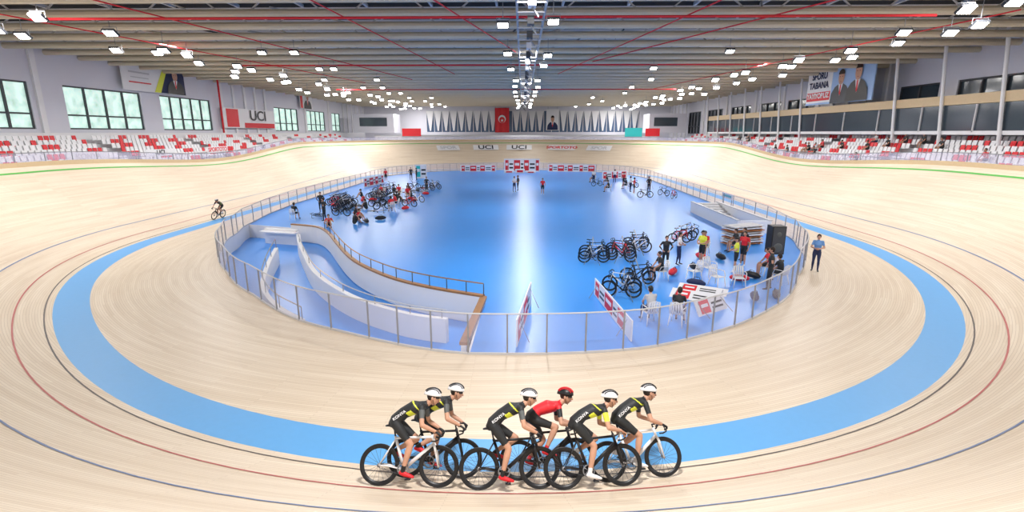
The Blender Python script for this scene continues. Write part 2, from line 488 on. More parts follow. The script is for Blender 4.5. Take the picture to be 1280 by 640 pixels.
w=MB(); w.box((xx,77.5,8.5),(.06,14.5,2.7),WHITE); w.box((xx+.06,80,7.55),(.02,9,.7),RED); w.box((xx+.06,72.5,8.5),(.02,3,2.4),RED)
o=w.obj('sponsor_board')
MXW=lambda loc,ry: Matrix.Translation(loc)@Matrix.Rotation(ry,4,'Z')@Matrix.Rotation(math.pi/2,4,'X')
text('lettering','UCI',2.0,BLACK,MXW((xx+.1,79.5,8.9),math.pi/2),parent=o,sx=1.5,bold=.03)
w=MB(); xx=35.75
w.box((xx,59.0,11.6),(.1,12.0,3.9),PALEB)
w.box((xx-.06,62.5,11.6),(.02,4.9,3.5),WHITE)
w.box((xx-.07,62.5,10.55),(.02,4.7,.95),RED)
portrait(w,(xx-.08,58.3,11.4),3.4,3.5,(0,-1,0),(-1,0,0),DGREY); portrait(w,(xx-.12,55.4,11.6),3.6,3.8,(0,-1,0),(-1,0,0),BLACK)
for y in(55,64): w.box((xx+.15,y,11.8),(.2,.2,4.2),WHITE)
o=w.obj('wall_poster')
for k,(t_,z_,m_) in enumerate((('SPORU',12.75,NAVY),('TABANA',11.75,NAVY),('YAYIYORUZ',10.6,WHITE))):
    text('lettering_%d'%k,t_,(.98,.98,.8)[k],m_,MXW((xx-.12,62.5,z_),-math.pi/2),parent=o,bold=.03)

# ceiling
mb=MB(); mb.box((0,(YB+YF)/2,CZ+.45),(2*HX+1,YF-YB,.1),DECK); mb.obj('ceiling')
mb=MB()
y=0.0;k=0
while y<YF:
    zc=13.15
    mb.tube([(-HX,y,zc),(HX,y,zc)],.24,BEIGE,10)
    mb.box((0,y,CZ+.3),(2*HX,.25,.25),BEIGE)
    xs=np.arange(-HX,HX+.1,3.0)
    for a,b in zip(xs,xs[1:]):
        mb.box(((a+b)/2,y,(zc+CZ+.3)/2),(.08,.08,1.15),LGREY,Matrix.Rotation(.9 if (int(a)%2) else -.9,3,'Y'))
    mb.box((0,y+1.75,13.75),(2*HX,.16,.16),WHITE)
    mb.box((0,y+2.6,14.1),(2*HX,.1,.3),DGREY); mb.box((0,y+.9,14.1),(2*HX,.1,.3),DGREY)
    y+=3.5;k+=1
for x in np.arange(-36,37,4.0): mb.box((x,(YB+YF)/2,CZ+.1),(.14,YF-YB,.18),LGREY)
random.seed(3)
for k in range(80):
    x=random.uniform(-34,34); y=random.uniform(12,100)
    mb.tube([(x,y,13.5),(x+random.uniform(-2.5,2.5),y+3.5,13.5)],.055,(LGREY,BEIGE,DGREY)[k%3],6)
mb.obj('roof_trusses')
mb=MB()
for y in (30.5,51,79): mb.tube([(-26,y,12.7),(24,y,12.7)],.07,RED,8)
for x0,y0,x1,y1 in ((-10,14,-6,60),(-22,14,-12,66),(20,20,8,50),(-4,22,1,44),(12,24,5.5,60),(-28,26,-19,70),(28,30,21,80)):
    mb.tube([(x0,y0,12.85),(x1,y1,12.85)],.04,RED,8)
mb.obj('sprinkler_pipes')
mb=MB()
for x in (1.3,2.7): mb.box((x,65,12.5),(.12,130,.12),GREY)
for y in np.arange(4,130,2.0): mb.box((2,y,12.42),(1.4,.1,.05),LGREY)
for y in np.arange(4,130,4.0):
    for x in(1.3,2.7): mb.box((x,y,13.1),(.06,.06,1.1),GREY)
    mb.box((2,y+1,12.2),(.35,.7,.4),(DGREY,WHITE)[int(y)%3==0]); mb.tube([(2,y+1,12.0),(2.3,y+1.1,11.6)],.05,GREY,6)
mb.obj('lighting_catwalk')
random.seed(7)
mb=MB()
def flood(x,y,z,ty,k=1.0):
    R=Matrix.Rotation(ty,3,'X')
    mb.box((x,y,z),(.62*k,.42*k,.14),DGREY,R)
    mb.box(Vector((x,y,z))+R@Vector((0,0,-.075)),(.52*k,.34*k,.02),LAMP,R)
    mb.tube([(x-.34*k,y,z),(x-.34*k,y,z+.3),(x+.34*k,y,z+.3),(x+.34*k,y,z)],.02,GREY,5)
    mb.tube([(x,y,z+.3),(x,y,13.3)],.02,GREY,5)
for y in np.arange(24,128,4.5):
    for x in (-27,-23.5,23.5,26.8):
        flood(x+random.uniform(-1.2,1.2),y+random.uniform(-1.6,1.6),12.3+random.uniform(-.4,.2),-.6,1.2)
for y in np.arange(20,128,9.0):
    for x in(.7,3.3): flood(x+random.uniform(-.2,.2),y+random.uniform(-2,2),12.0,-.5)
for y in np.arange(40,125,10.0):
    for x in(-15,15,-19): flood(x+random.uniform(-2,2),y,12.3,-.5)
fl_o=mb.obj('floodlight_array')
def area(x,y,z,sx,e):
    l=bpy.data.lights.new('lamp','AREA'); l.shape='SQUARE'; l.size=sx; l.energy=e; l.color=(1,.975,.965)
    o=bpy.data.objects.new('lamp',l); COL.objects.link(o); o.parent=fl_o; o.location=(x,float(y),z)
for x in (-24.5,24.5):
    for y in np.arange(3,131,12.5): area(x+.05,y,12.9,1.4,1230 if y>10 else 1450)
for y,e in ((6,2200),(24,1500),(44,1300),(66,1300),(88,1300),(110,1200)): area(2.0,y,12.8,1.1,e)

# ------------------------------------------------------------------ stands
def stand(sgn,name,rows,y0,y1):
    mb=MB(); st=MB()
    for r in range(rows):
        x=sgn*(32.1+.85*r); z=3.55+.34*r
        x2=sgn*(38.2)
        mb.box(((x-sgn*.42+x2)/2,(y0+y1)/2,z-.17-.1),(abs(x2-x+sgn*.42),y1-y0,.34),LGREY)
        y=y0+.4;c=0
        while y<y1-.3:
            ph=(y-y0)%13
            if ph<11.4:
                blk=int((y-y0)/13)
                m=RED if ((c//3+r*2+blk)%5 in (0,3) and (r+c//5)%3!=1) else WHITE
                pr=[(-.16,.40),(.18,.37),(.26,.78),(.30,.78),(.24,.31),(-.16,.34)]
                V=[]
                for dy in(-.2,.2):
                    for px,pz in pr: V.append((x+sgn*px,y+dy,z-.1+pz))
                st.add(V,[(0,1,7,6),(1,2,8,7),(2,3,9,8),(3,4,10,9),(4,5,11,10),(5,0,6,11),(0,5,4,1),(1,4,3,2),(6,7,10,11),(7,8,9,10)],m)
                c+=1
            y+=.53
    for yy in np.arange(y0,y1,2.0): mb.box((sgn*31.5,yy,3.9),(.05,.05,1.2),GREY)
    mb.box((sgn*31.5,(y0+y1)/2,4.5),(.06,y1-y0,.06),GREY)
    mb.obj('grandstand'); 
    st.obj('stadium_seats')
stand(-1,'left',7,8,112); stand(1,'right',7,8,112)
mb=MB(); mb.box((0,112,4.7),(60,.3,2.6),WHITE); mb.box((0,111.7,6.0),(60,.1,.1),GREY); 
mb.box((-31,118,8.5),(9,6,4),WALLW); mb.box((-31,114.9,8.8),(6,.1,1.8),DGLASS); mb.box((33,118,8.5),(8,6,4),WALLW);mb.box((32.5,114.9,8.8),(5,.1,1.8),DGLASS)
mb.box((25,111.6,6.6),(3.6,.08,1.8),CYAN); mb.box((-22,111.6,6.6),(4,.08,1.6),RED); mb.box((29,111.6,6.6),(3,.08,1.6),RED)
mb.obj('end_terrace_building')
def bank_mat_i(i,r,lift=.05):
    c=ST[i]
    p=P(i,r); p2=P(i,r+.2)
    up=(p2-p).normalized()
    right=Vector((c[3],-c[2],0)); n=right.cross(up).normalized()
    M=Matrix((( right.x,up.x,n.x,0),(right.y,up.y,n.y,0),(right.z,up.z,n.z,0),(0,0,0,1)))
    M.translation=p+n*lift
    return M
for deg,body,m,sz,w_ in ((116.6,'SPOR',LGREY,1.1,4.5),(102,'UCI',BLACK,1.5,5),(88,'UCI',BLACK,1.5,5),(72,'SPORTOTO',RED,.95,5.4),(57,'SPOR',LGREY,1.1,5)):
    i=NA+NSn+int(round(deg/180*NA))
    M=bank_mat_i(i,RB1+5.6,.12)
    b=MB(); b.box((0,0,0),(w_,1.4,.02),WHITE); o=b.obj('track_sponsor_panel',mw=M)
    text('lettering',body,sz,m,Matrix.Translation((0,0,.03)),parent=o,sx=1.25,bold=.03)
for y,body,m in ((39,'KONYA',LGREY),(47,'UCI',BLACK),(56,'SPORTOTO',RED),(66,'UCI',BLACK),(77,'SPORTOTO',RED)):
    b=MB(); b.box((-31.42,y,4.75),(.04,3.8,.62),WHITE); o=b.obj('railing_banner')
    text('lettering',body,.6,m,MXW((-31.38,y,4.75),math.pi/2),parent=o,sx=1.1,bold=.01)

# ------------------------------------------------------------------ bicycle
def wheel(mb,c,rim,tyre=BLACK):
    c=Vector(c);n=36
    ring=lambda r,y=0:[c+Vector((r*math.cos(2*math.pi*k/n),y,r*math.sin(2*math.pi*k/n))) for k in range(n)]
    mb.tube(ring(.325),.013,tyre,8,side=(0,1,0),closed=True)
    V=ring(.315,-.012)+ring(.262,-.006)+ring(.262,.006)+ring(.315,.012);F=[]
    for q in range(3):
        for k in range(n): l=(k+1)%n; F.append((q*n+k,q*n+l,(q+1)*n+l,(q+1)*n+k))
    mb.add(V,F,rim)
    for k in range(18):
        a=2*math.pi*k/18; s=.02*(1 if k%2 else -1)
        mb.tube([c+Vector((.018*math.cos(a),s,.018*math.sin(a))),c+Vector((.265*math.cos(a+.15),0,.265*math.sin(a+.15)))],.0024,DGREY,4)
    mb.tube([c+Vector((0,-.05,0)),c+Vector((0,.05,0))],.022,GREY,10)
RH=Vector((-.41,0,.338)); FH=Vector((.585,0,.338)); BBk=Vector((0,0,.285))
def bicycle(mb,frame,rim,ph):
    wheel(mb,RH,rim); wheel(mb,FH,rim)
    st=Vector((-.17,0,.80)); ht=Vector((.455,0,.84)); hb=Vector((.49,0,.70))
    mb.tube([BBk,st],[(.016,.026),(.016,.024)],frame,10,side=(0,1,0))
    mb.tube([st,(-.2,0,.94)],.014,BLACK,8)
    mb.tube([st+Vector((0,0,-.03)),ht+Vector((0,0,-.04))],[(.017,.02)]*2,frame,10,side=(0,1,0))
    mb.tube([BBk,hb],[(.022,.034),(.02,.028)],frame,10,side=(0,1,0))
    mb.tube([ht,hb],.024,frame,10)
    for s in(-1,1):
        mb.tube([BBk+Vector((-.03,s*.03,0)),RH+Vector((.12,s*.05,0)),RH+Vector((0,s*.055,0))],[.012,.012,.01],frame,8)
        mb.tube([st+Vector((0,s*.012,-.06)),RH+Vector((0,s*.055,0))],[.011,.008],frame,8)
        mb.tube([hb+Vector((0,s*.02,0)),hb+Vector((.03,s*.05,-.08)),FH+Vector((0,s*.052,0))],[(.012,.02),(.012,.022),(.008,.012)],frame,8,side=(0,1,0))
        mb.tube([(.505,0,.90),(.505,s*.12,.905),(.515,s*.185,.90),(.575,s*.20,.895),(.615,s*.205,.85),(.60,s*.205,.79),(.54,s*.205,.765),(.48,s*.205,.765)],.0135,BLACK,8)
        a=ph+(0 if s<0 else math.pi)
        pe=BBk+Vector((.17*math.cos(a),s*.075,.17*math.sin(a)))
        mb.tube([BBk+Vector((0,s*.06,0)),pe],[(.009,.016),(.008,.012)],BLACK,8,side=(0,1,0))
        mb.box(pe+Vector((0,s*.05,0)),(.09,.08,.018),BLACK)
    mb.tube([ht+Vector((0,0,.0)),(.44,0,.885),(.505,0,.90)],.017,BLACK,8)
    n=28
    ring=[BBk+Vector((.092*math.cos(2*math.pi*k/n),-.045,.092*math.sin(2*math.pi*k/n))) for k in range(n)]
    mb.tube(ring,[(.003,.012)]*n,GREY,4,side=(0,1,0),closed=True)
    for k in range(5):
        a=2*math.pi*k/5; mb.tube([BBk+Vector((0,-.045,0)),BBk+Vector((.09*math.cos(a),-.045,.09*math.sin(a)))],.006,GREY,5)
    for s in(-1,1): mb.tube([BBk+Vector((0,-.045,s*.095)),RH+Vector((0,-.045,s*.032))],.004,DGREY,4)
    mb.tube([RH+Vector((0,-.05,0)),RH+Vector((0,-.04,0))],.034,GREY,14)
    mb.tube([(-.335,0,.965),(-.29,0,.972),(-.2,0,.96),(-.1,0,.955),(-.045,0,.95)],[(.045,.015),(.07,.02),(.045,.02),(.02,.016),(.014,.01)],BLACK,10,side=(0,1,0),round_ends=True)

# ------------------------------------------------------------------ human figures
def ik(a,b,l1,l2,pole):
    a=Vector(a);b=Vector(b);d=b-a;L=min(d.length,(l1+l2)*.999);u=d.normalized()
    x=(l1*l1-l2*l2+L*L)/(2*L); h=math.sqrt(max(0,l1*l1-x*x))
    p=Vector(pole)-u*Vector(pole).dot(u); p.normalize()
    return a+u*x+p*h
def remeshed(mb,vox):
    me=mb.mesh('tmp',False); o=bpy.data.objects.new('tmp',me); COL.objects.link(o)
    m=o.modifiers.new('r','REMESH'); m.mode='VOXEL'; m.voxel_size=vox
    s=o.modifiers.new('s','SMOOTH'); s.iterations=4; s.factor=.5
    dg=bpy.context.evaluated_depsgraph_get(); ev=o.evaluated_get(dg); em=ev.to_mesh()
    n=len(em.vertices); co=np.zeros(n*3); em.vertices.foreach_get('co',co); co=co.reshape(-1,3)
    F=[tuple(p.vertices) for p in em.polygons]
    cen=np.array([p.center[:] for p in em.polygons]) if F else np.zeros((0,3))
    ev.to_mesh_clear(); bpy.data.objects.remove(o); bpy.data.meshes.remove(me)
    return co,F,cen
def head(mb,c,fwd,up,skin,hair,kind,hcol=None,hs=1.06):
    f=Vector(fwd).normalized(); u=Vector(up); u=(u-f*u.dot(f)).normalized(); l=u.cross(f)
    R=Matrix(((f.x,l.x,u.x),(f.y,l.y,u.y),(f.z,l.z,u.z)))*hs
    c=Vector(c)
    L=lambda x,y,z: c+R@Vector((x,y,z))
    def jaw(v):
        if v.z<0: 
            t=-v.z/.118; v=Vector((v.x*(1-.22*t)+.012*t,v.y*(1-.32*t),v.z))
        return v
    mb.ell(c,(.096,.076,.118),skin,R,16,12,fn=jaw)
    mb.tube([L(.088,0,.012),L(.108,0,-.018),L(.112,0,-.028),L(.09,0,-.036)],[.007,.011,.014,.01],skin,8)
    for s in(-1,1):
        mb.ell(L(.082,s*.032,.010),(.012,.015,.009),WHITE,R,8,6)
        mb.ell(L(.092,s*.032,.010),(.005,.006,.006),BLACK,R,8,6)
        mb.ell(L(.086,s*.033,.030),(.01,.02,.005),hair,R,8,5)
        mb.ell(L(-.004,s*.076,-.006),(.02,.01,.032),skin,R,8,6)
    mb.ell(L(.084,0,-.058),(.011,.026,.008),LIP,R,10,6)
    if kind=='hair':
        mb.ell(L(-.014,0,.028),(.098,.084,.106),hair,R,16,8,zmin=-.15)
        mb.ell(L(-.035,0,.0),(.075,.078,.085),hair,R,14,8)
    elif kind=='cap':
        mb.ell(L(-.004,0,.045),(.104,.084,.088),hcol,R,16,6,zmin=-.05); mb.tube([L(.07,0,.045),L(.155,0,.035)],[(.07,.008),(.05,.005)],hcol,10,side=l)
        mb.ell(L(-.035,0,.0),(.072,.076,.085),hair,R,14,8)
    else:
        mb.ell(L(-.012,0,.03),(.100,.083,.1),hair,R,14,8)
        def hf(v): 
            if v.x<0: v=Vector((v.x*1.2,v.y*(1-.18*min(1,-v.x/.13)),v.z*(1-.1*(-v.x/.13))))
            return v
        mb.ell(L(-.008,0,.045),(.13,.098,.108),hcol[0],R,18,8,zmin=-.12,fn=hf)
        for yy in(-.06,-.03,0,.03,.06):
            k=math.sqrt(max(0,1-(yy/.1)**2))
            pts=[L(-.008+.132*math.cos(a)*k*(1.16 if math.cos(a)<0 else 1),yy,.047+.111*math.sin(a)*k) for a in np.linspace(.35,2.7,9)]
            mb.tube(pts,.0085,hcol[1],6)
        mb.tube([L(.05,.074,.012),L(.088,.045,.012),L(.099,0,.01),L(.088,-.045,.012),L(.05,-.074,.012)],[(.017,.005)]*5,BLACK,8,side=u)
        for s in(-1,1): mb.tube([L(.0,s*.082,.0),L(.02,s*.07,-.07),L(.03,0,-.125)],.004,BLACK,5)
def hand(mb,w,d,n,l,m,curl):
    w=Vector(w);d=Vector(d).normalized();n=Vector(n);n=(n-d*n.dot(d)).normalized();l=Vector(l);l=(l-d*l.dot(d)-n*l.dot(n)).normalized()
    mb.tube([w-d*.015,w+d*.03,w+d*.085],[(.025,.018),(.038,.018),(.040,.014)],m,10,side=l,round_ends=True)
    for i,Ln in enumerate((.068,.078,.072,.056)):
        p=w+d*.082+l*(.030-.020*i); a=curl*.4; pts=[p]
        for k,fr in enumerate((.42,.33,.25)):
            a+=curl; p=p+(d*math.cos(a)+n*math.sin(a))*Ln*fr*1.05; pts.append(p)
        mb.tube(pts,[.0088,.0085,.0078,.0065],m,7,round_ends=True)
    b=w+d*.02+l*.03
    mb.tube([b,b+d*.025+l*.018+n*.01,b+d*.05+l*.020+n*.028,b+d*.066+l*.01+n*.045],[.012,.0115,.010,.008],m,7,round_ends=True)
def figure(J,cl,vox=.014,headkind='hair',hcol=None,look=None,curl=.35,build=1.0,recol=None):
    mb=MB(); V=lambda k:Vector(J[k])
    side=(V('shL')-V('shR')).normalized()
    b=build
    d0=cl['torso']
    mb.tube([V('pel')-(V('waist')-V('pel'))*.35,V('pel'),V('waist'),V('chest'),(V('shL')+V('shR'))/2*.6+V('chest')*.4,V('neck')],
            [(.115*b,.085*b),(.165*b,.118*b),(.142*b,.105*b),(.168*b,.125*b),(.150*b,.10*b),(.06,.055)],d0,16,side=side,round_ends=True)
    mb.tube([V('neck')-(V('headb')-V('neck'))*.4,V('headb')],[.058,.050],d0,12,round_ends=True)
    mb.tube([V('shL'),V('chest')*.25+(V('shL')+V('shR'))/2*.75,V('shR')],[.055*b,.075*b,.055*b],d0,12,round_ends=True)
    segs=[(V('pel'),V('waist'),.12,'hipz'),(V('waist'),V('chest'),.13,'torso'),(V('chest'),V('neck').lerp(V('chest'),.35),.12,'torso'),(V('shL'),V('shR'),.07,'torso'),(V('neck'),V('headb'),.065,'neck')]
    for s in 'LR':
        sh,el,wr=V('sh'+s),V('el'+s),V('wr'+s)
        mb.tube([sh,sh.lerp(el,.35),el],[.056*b,.051*b,.039],d0,10,round_ends=True)
        mb.tube([el,el.lerp(wr,.3),wr],[.039,.041,.027],d0,10,round_ends=True)
        hp,kn,an,to=V('hip'+s),V('kn'+s),V('an'+s),V('to'+s)
        mb.tube([hp,hp.lerp(kn,.3),hp.lerp(kn,.7),kn],[.090*b,.088*b,.068*b,.056],d0,12,round_ends=True)
        mb.tube([kn,kn.lerp(an,.28),kn.lerp(an,.65),an],[.054,.059,.044,.036],d0,12,round_ends=True)
        td=(to-an); heel=an-td.normalized()*.035+Vector((0,0,-.045))
        mb.tube([heel,heel.lerp(to,.3),heel.lerp(to,.7),to],[(.034,.034),(.038,.042),(.046,.034),(.036,.022)],d0,10,side=side,round_ends=True)
        mb.tube([an,heel.lerp(to,.2)],[.036,.040],d0,10,round_ends=True)
        segs+=[(sh,sh.lerp(el,.55),.052,'sleeve'),(sh.lerp(el,.6),el,.042,'arm'),(el,wr,.036,'fore'),
               (hp,hp.lerp(kn,.66),.085,'thigh'),(hp.lerp(kn,.7),kn,.06,'knee'),(kn,kn.lerp(an,.72),.05,'shin'),(kn.lerp(an,.78),an,.036,'sock'),(heel,to,.036,'shoe')]
    co,F,cen=remeshed(mb,vox)
    out=MB()
    D=[]
    for p,q,r,lab in segs:
        p=np.array(p);q=np.array(q);pq=q-p;t=np.clip(((cen-p)@pq)/(pq@pq),0,1)
        D.append(np.linalg.norm(cen-(p+t[:,None]*pq),axis=1)-r)
    idx=np.argmin(np.array(D),axis=0)
    labm=[out.mi(cl.get(sg[3],d0)) for sg in segs]
    out.V=[tuple(v) for v in co]; out.F=F; out.M=[labm[i] for i in idx]
    if recol:
        for k,i in enumerate(idx):
            if segs[i][3] in('torso','hipz','thigh'):
                m=recol(cen[k],segs[i][3])
                if m is not None: out.M[k]=out.mi(m)
    hd=V('head')
    head(out,hd,look or Vector((1,0,0)),Vector((0,0,1)),cl['skin'],HAIR,headkind,hcol)
    for s,sg in (('L',1),('R',-1)):
        w=V('wr'+s); d=(w-V('el'+s)).normalized()
        hdirs=J.get('hd'+s)
        if hdirs: d,n,l=[Vector(x) for x in hdirs]
        else: n=Vector((0,-sg,0)) ; l=Vector((1,0,0))
        hand(out,w+d*.01,d,n,l,cl.get('hand',cl['skin']),curl)
    return out

def rider_body(ph,cl,helm,headturn=0.0,low=0.0,vox=.012,flash=True):
    J={}
    J['pel']=(-.175,0,1.055); J['waist']=(-.045,0,1.19-.03*low); J['chest']=(.14,0,1.30-.08*low)
    J['shL']=(.285+.02*low,.175,1.32-.10*low); J['shR']=(.285+.02*low,-.175,1.32-.10*low)
    J['neck']=(.335+.02*low,0,1.365-.10*low); J['headb']=(.39+.03*low,0,1.41-.09*low); J['head']=(.44+.03*low,0,1.465-.09*low)
    for s,g in(('L',1),('R',-1)):
        a=ph+(0 if g<0 else math.pi)
        pe=BBk+Vector((.17*math.cos(a),g*.125,.17*math.sin(a)))
        hip=Vector((-.165,g*.085,1.02)); to=pe+Vector((.085,0,.035)); an=pe+Vector((-.095,0,.125))
        J['hip'+s]=hip; J['an'+s]=an; J['to'+s]=to; J['kn'+s]=ik(hip,an,.435,.425,(1,0,.15))
        wr=Vector((.545,g*.195,.915)); sh=Vector(J['sh'+s])
        J['wr'+s]=wr; J['el'+s]=ik(sh,wr,.29,.26,(-.55,g*.6,-.5))
        J['hd'+s]=(Vector((.85,g*.05,-.55)),Vector((-.5,0,-.85)),Vector((0,-g,.2)))
    def rc(c,lab):
        if not flash or lab=='thigh': return None
        u=c[0]*.72+c[2]*.69
        if lab=='torso' and .83<u<.93 and c[2]-c[0]*.6<1.20-.06*low: return YEL
        if lab=='torso' and 1.02<u<1.04 and c[2]>1.24: return YEL
        return None
    c,sn=math.cos(headturn),math.sin(headturn)
    return figure(J,cl,vox,'helmet',helm,look=Vector((c,sn,-.12)),curl=.75,build=.95,recol=rc)
CLB=dict(torso=JERS,hipz=JERS,sleeve=YEL,arm=SKIN,fore=SKIN,thigh=JERS,knee=SKIN,shin=SKIN,sock=WHITE,shoe=WHITE,neck=SKIN,skin=SKIN,hand=SKINT)
CLG=dict(CLB,sleeve=JGREY,torso=JERS,shoe=RED,sock=BLACK,hand=BLACK)
CLR=dict(CLB,torso=RED,sleeve=JERS,hipz=JERS,shoe=RED,sock=RED,hand=BLACK)
CLY=dict(CLB,sleeve=JERS,shoe=WHITE,hand=BLACK)
def place_rider(x,y,lean,frame,rim,ph,cl,helm,head_turn=0,sc=1.10,heading=None,low=0.0,letters=None,vox=.012,flash=True):
    cy=CY1 if y<CY1 else min(y,CY2)
    vx,vy=x,y-cy; R=math.hypot(vx,vy)
    r0=RB1+(DR[int(NA*(math.degrees(math.atan2(vx,-vy))+90)/180)%NS] if y<CY1 else -1.2)
    z=zb(4.35,R-r0,RR-r0)
    if heading is None: heading=math.atan2(vy,vx)+math.pi/2
    M=Matrix.Translation((x,y,z+.006))@Matrix.Rotation(heading,4,'Z')@Matrix.Rotation(-lean,4,'X')@Matrix.Scale(sc,4)
    b=MB(); bicycle(b,frame,rim,ph); b.obj('racing_bicycle',smooth=True,mw=M)
    r=rider_body(ph,cl,helm,head_turn,low,vox,flash)
    o=r.obj('cyclist',smooth=True,mw=M)
    if letters:
        MM=Matrix.Translation((-.085,-.158,1.155))@Matrix.Rotation(math.radians(-36),4,'Y')@Matrix.Rotation(math.radians(80),4,'X')
        text('jersey_lettering',letters,.065,WHITE,MM,parent=o,ext=.002,sx=1.1,bold=.001)
    return o
WB=(WHITE,BLACK); BW=(BLACK,WHITE); RB=(BLACK,RED)
LN=math.radians(24)
place_rider(-.16,8.47,LN,BLACK,BLACK,2.2,CLG,WB,low=.2)
place_rider(-.55,8.04,LN,WHITE,BLACK,-.9,CLG,WB,letters='KONYA',low=.3)
place_rider(1.30,8.0,LN,BLACK,BLACK,-1.2,CLG,WB,letters='KONYA',low=.2)
place_rider(2.02,8.5,LN,BLACK,BLACK,.6,CLR,RB,head_turn=-.4,low=1.0,flash=False)
place_rider(2.84,8.06,LN,BLACK,BLACK,-1.0,CLB,WB,letters='KONYA',low=.8)
place_rider(3.70,8.42,LN,WHITE,BLACK,-.5,CLY,WB,letters='KONYA',low=.5)
place_rider(-22.0,39.0,math.radians(12),BLACK,BLACK,-1.0,CLY,BW,sc=1.0,heading=-math.pi/2-.1,vox=.02)

# ------------------------------------------------------------------ bystanders
def standing(cl,arms='down',kind='hair',hcol=None,stride=0.05,vox=.018):
    J=dict(pel=(0,0,.96),waist=(.0,0,1.10),chest=(.01,0,1.29),shL=(0,.175,1.42),shR=(0,-.175,1.42),neck=(0,0,1.47),headb=(.01,0,1.53),head=(.025,0,1.63))
    for s,g in(('L',1),('R',-1)):
        J['hip'+s]=(0,g*.09,.92); J['kn'+s]=(.03+g*stride*.5,g*.105,.50); J['an'+s]=(g*stride,g*.115,.10); J['to'+s]=(g*stride+.15,g*.14,.035)
        sh=Vector(J['sh'+s])
        if arms=='down': wr=Vector((.06,g*.25,.90))
        elif arms=='hips': wr=Vector((.08,g*.19,1.02))
        elif arms=='front': wr=Vector((.26,g*.08,1.12))
        else: wr=Vector((.30,g*.14,1.25))
        J['wr'+s]=wr; J['el'+s]=ik(sh,wr,.29,.26,(-.6,g*.8,-.2))
    return figure(J,cl,vox,kind,hcol)
def sitting(cl,seat=.45,kind='hair',hcol=None,vox=.018,ground=False):
    z=seat
    J=dict(pel=(0,0,z+.11),waist=(.0,0,z+.25),chest=(.05,0,z+.43),shL=(.07,.175,z+.56),shR=(.07,-.175,z+.56),neck=(.09,0,z+.61),headb=(.11,0,z+.66),head=(.13,0,z+.76))
    for s,g in(('L',1),('R',-1)):
        J['hip'+s]=(.02,g*.09,z+.10)
        an=Vector((.45,g*.14,.10)) if not ground else Vector((.50,g*.13,.10))
        J['an'+s]=an; J['to'+s]=an+Vector((.15,g*.02,-.065)); J['kn'+s]=ik(J['hip'+s],an,.43,.41,(.3,0,1))
        kn=Vector(J['kn'+s]); wr=kn+Vector((-.06,0,.09)); J['wr'+s]=wr; J['el'+s]=ik(J['sh'+s],wr,.29,.26,(-.3,g*.8,-.5))
    return figure(J,cl,vox,kind,hcol)
def C(top,bot,sleeve=None,shoe=BLACK,legs=None,fore=None,sk=SKIN): 
    return dict(torso=top,hipz=bot,sleeve=sleeve or top,arm=sleeve or sk,fore=fore or sk,thigh=bot,knee=legs or bot,shin=legs or bot,sock=legs or bot,shoe=shoe,neck=sk,skin=sk)
m_man=standing(C(SHIRTB,NAVY,shoe=DGREY),'front',vox=.014).mesh('m_man')
m_blk=standing(C(JERS,JERS,fore=JERS),'hips').mesh('m_blk')
m_yel=standing(C(YEL,JERS,legs=SKIN,shoe=WHITE),'front','cap',BLACK).mesh('m_yel')
m_red=standing(C(RED,JERS,legs=SKIN,shoe=WHITE),'down').mesh('m_red')
m_wht=standing(C(WHITE,NAVY,shoe=DGREY),'front').mesh('m_wht')
s_blk=sitting(C(JERS,JERS,legs=SKIN)).mesh('s_blk')
s_red=sitting(C(RED,JERS,legs=SKIN)).mesh('s_red')
s_wht=sitting(C(LGREY,NAVY),kind='cap',hcol=BLACK).mesh('s_wht')
g_blk=sitting(C(JERS,JERS,legs=SKIN),seat=.02,ground=True).mesh('g_blk')
g_red=sitting(C(RED,JERS,legs=SKIN),seat=.02,ground=True).mesh('g_red')
def person(n,me,x,y,rz,sc=1): return inst(n,me,T(x,y,0,math.radians(rz),sc))
person('man_standing',m_man,15.75,24.2,-120,1.03)
person('person_standing',m_wht,.7,57.9,-60); person('person_standing',m_blk,1.1,59.2,200)
person('person_standing',m_red,3.8,55.6,-90)
person('person_standing',m_red,-17,70,-60); person('person_standing',m_blk,-14.2,73,-60); person('person_standing',m_blk,-13.2,72,200)
person('person_standing',m_blk,8.6,24.4,-100,.95); person('person_standing',m_wht,9.5,25.3,-30,.95)
person('person_standing',m_yel,10.7,25.4,-150); person('person_standing',m_yel,11.8,23.9,170,.97)
person('person_standing',m_blk,12.1,21.1,150,1.06)
person('person_standing',m_blk,13.1,26.2,-160); person('person_standing',m_red,12.7,25.2,-140)

def plastic_chair():
    mb=MB()
    mb.tube([(-.2,0,.44),(0,0,.425),(.22,0,.44)],[(.2,.015),(.22,.015),(.22,.015)],WHITE,12,side=(0,1,0))
    for k in range(5):
        y=-.16+.08*k; mb.tube([(-.2,y,.44),(-.25,y*1.05,.65),(-.30,y,.88)],[(.03,.008)]*3,WHITE,6,side=(0,1,0))
    mb.tube([(-.22,-.21,.44),(-.27,-.22,.65),(-.30,-.19,.86),(-.31,0,.91),(-.30,.19,.86),(-.27,.22,.65),(-.22,.21,.44)],.016,WHITE,8)
    for s in(-1,1):
        mb.tube([(.2,s*.2,.44),(.25,s*.25,0)],[.025,.016],WHITE,8); mb.tube([(-.2,s*.19,.44),(-.28,s*.24,0)],[.025,.016],WHITE,8)
        mb.tube([(-.26,s*.22,.66),(-.1,s*.26,.68),(.12,s*.26,.67),(.22,s*.23,.44)],[(.014,.02)]*4,WHITE,8)
    return mb.mesh('plastic_chair_mesh')
CH=plastic_chair()
def chair(x,y,rz,occ=None):
    inst('plastic_chair',CH,T(x,y,0,math.radians(rz)))
    if occ: inst('person_seated',occ,T(x,y,0.0,math.radians(rz)))
chair(10.1,21.6,-60); chair(10.95,21.4,-100); chair(10.3,23.1,-70); chair(9.4,22.5,200)
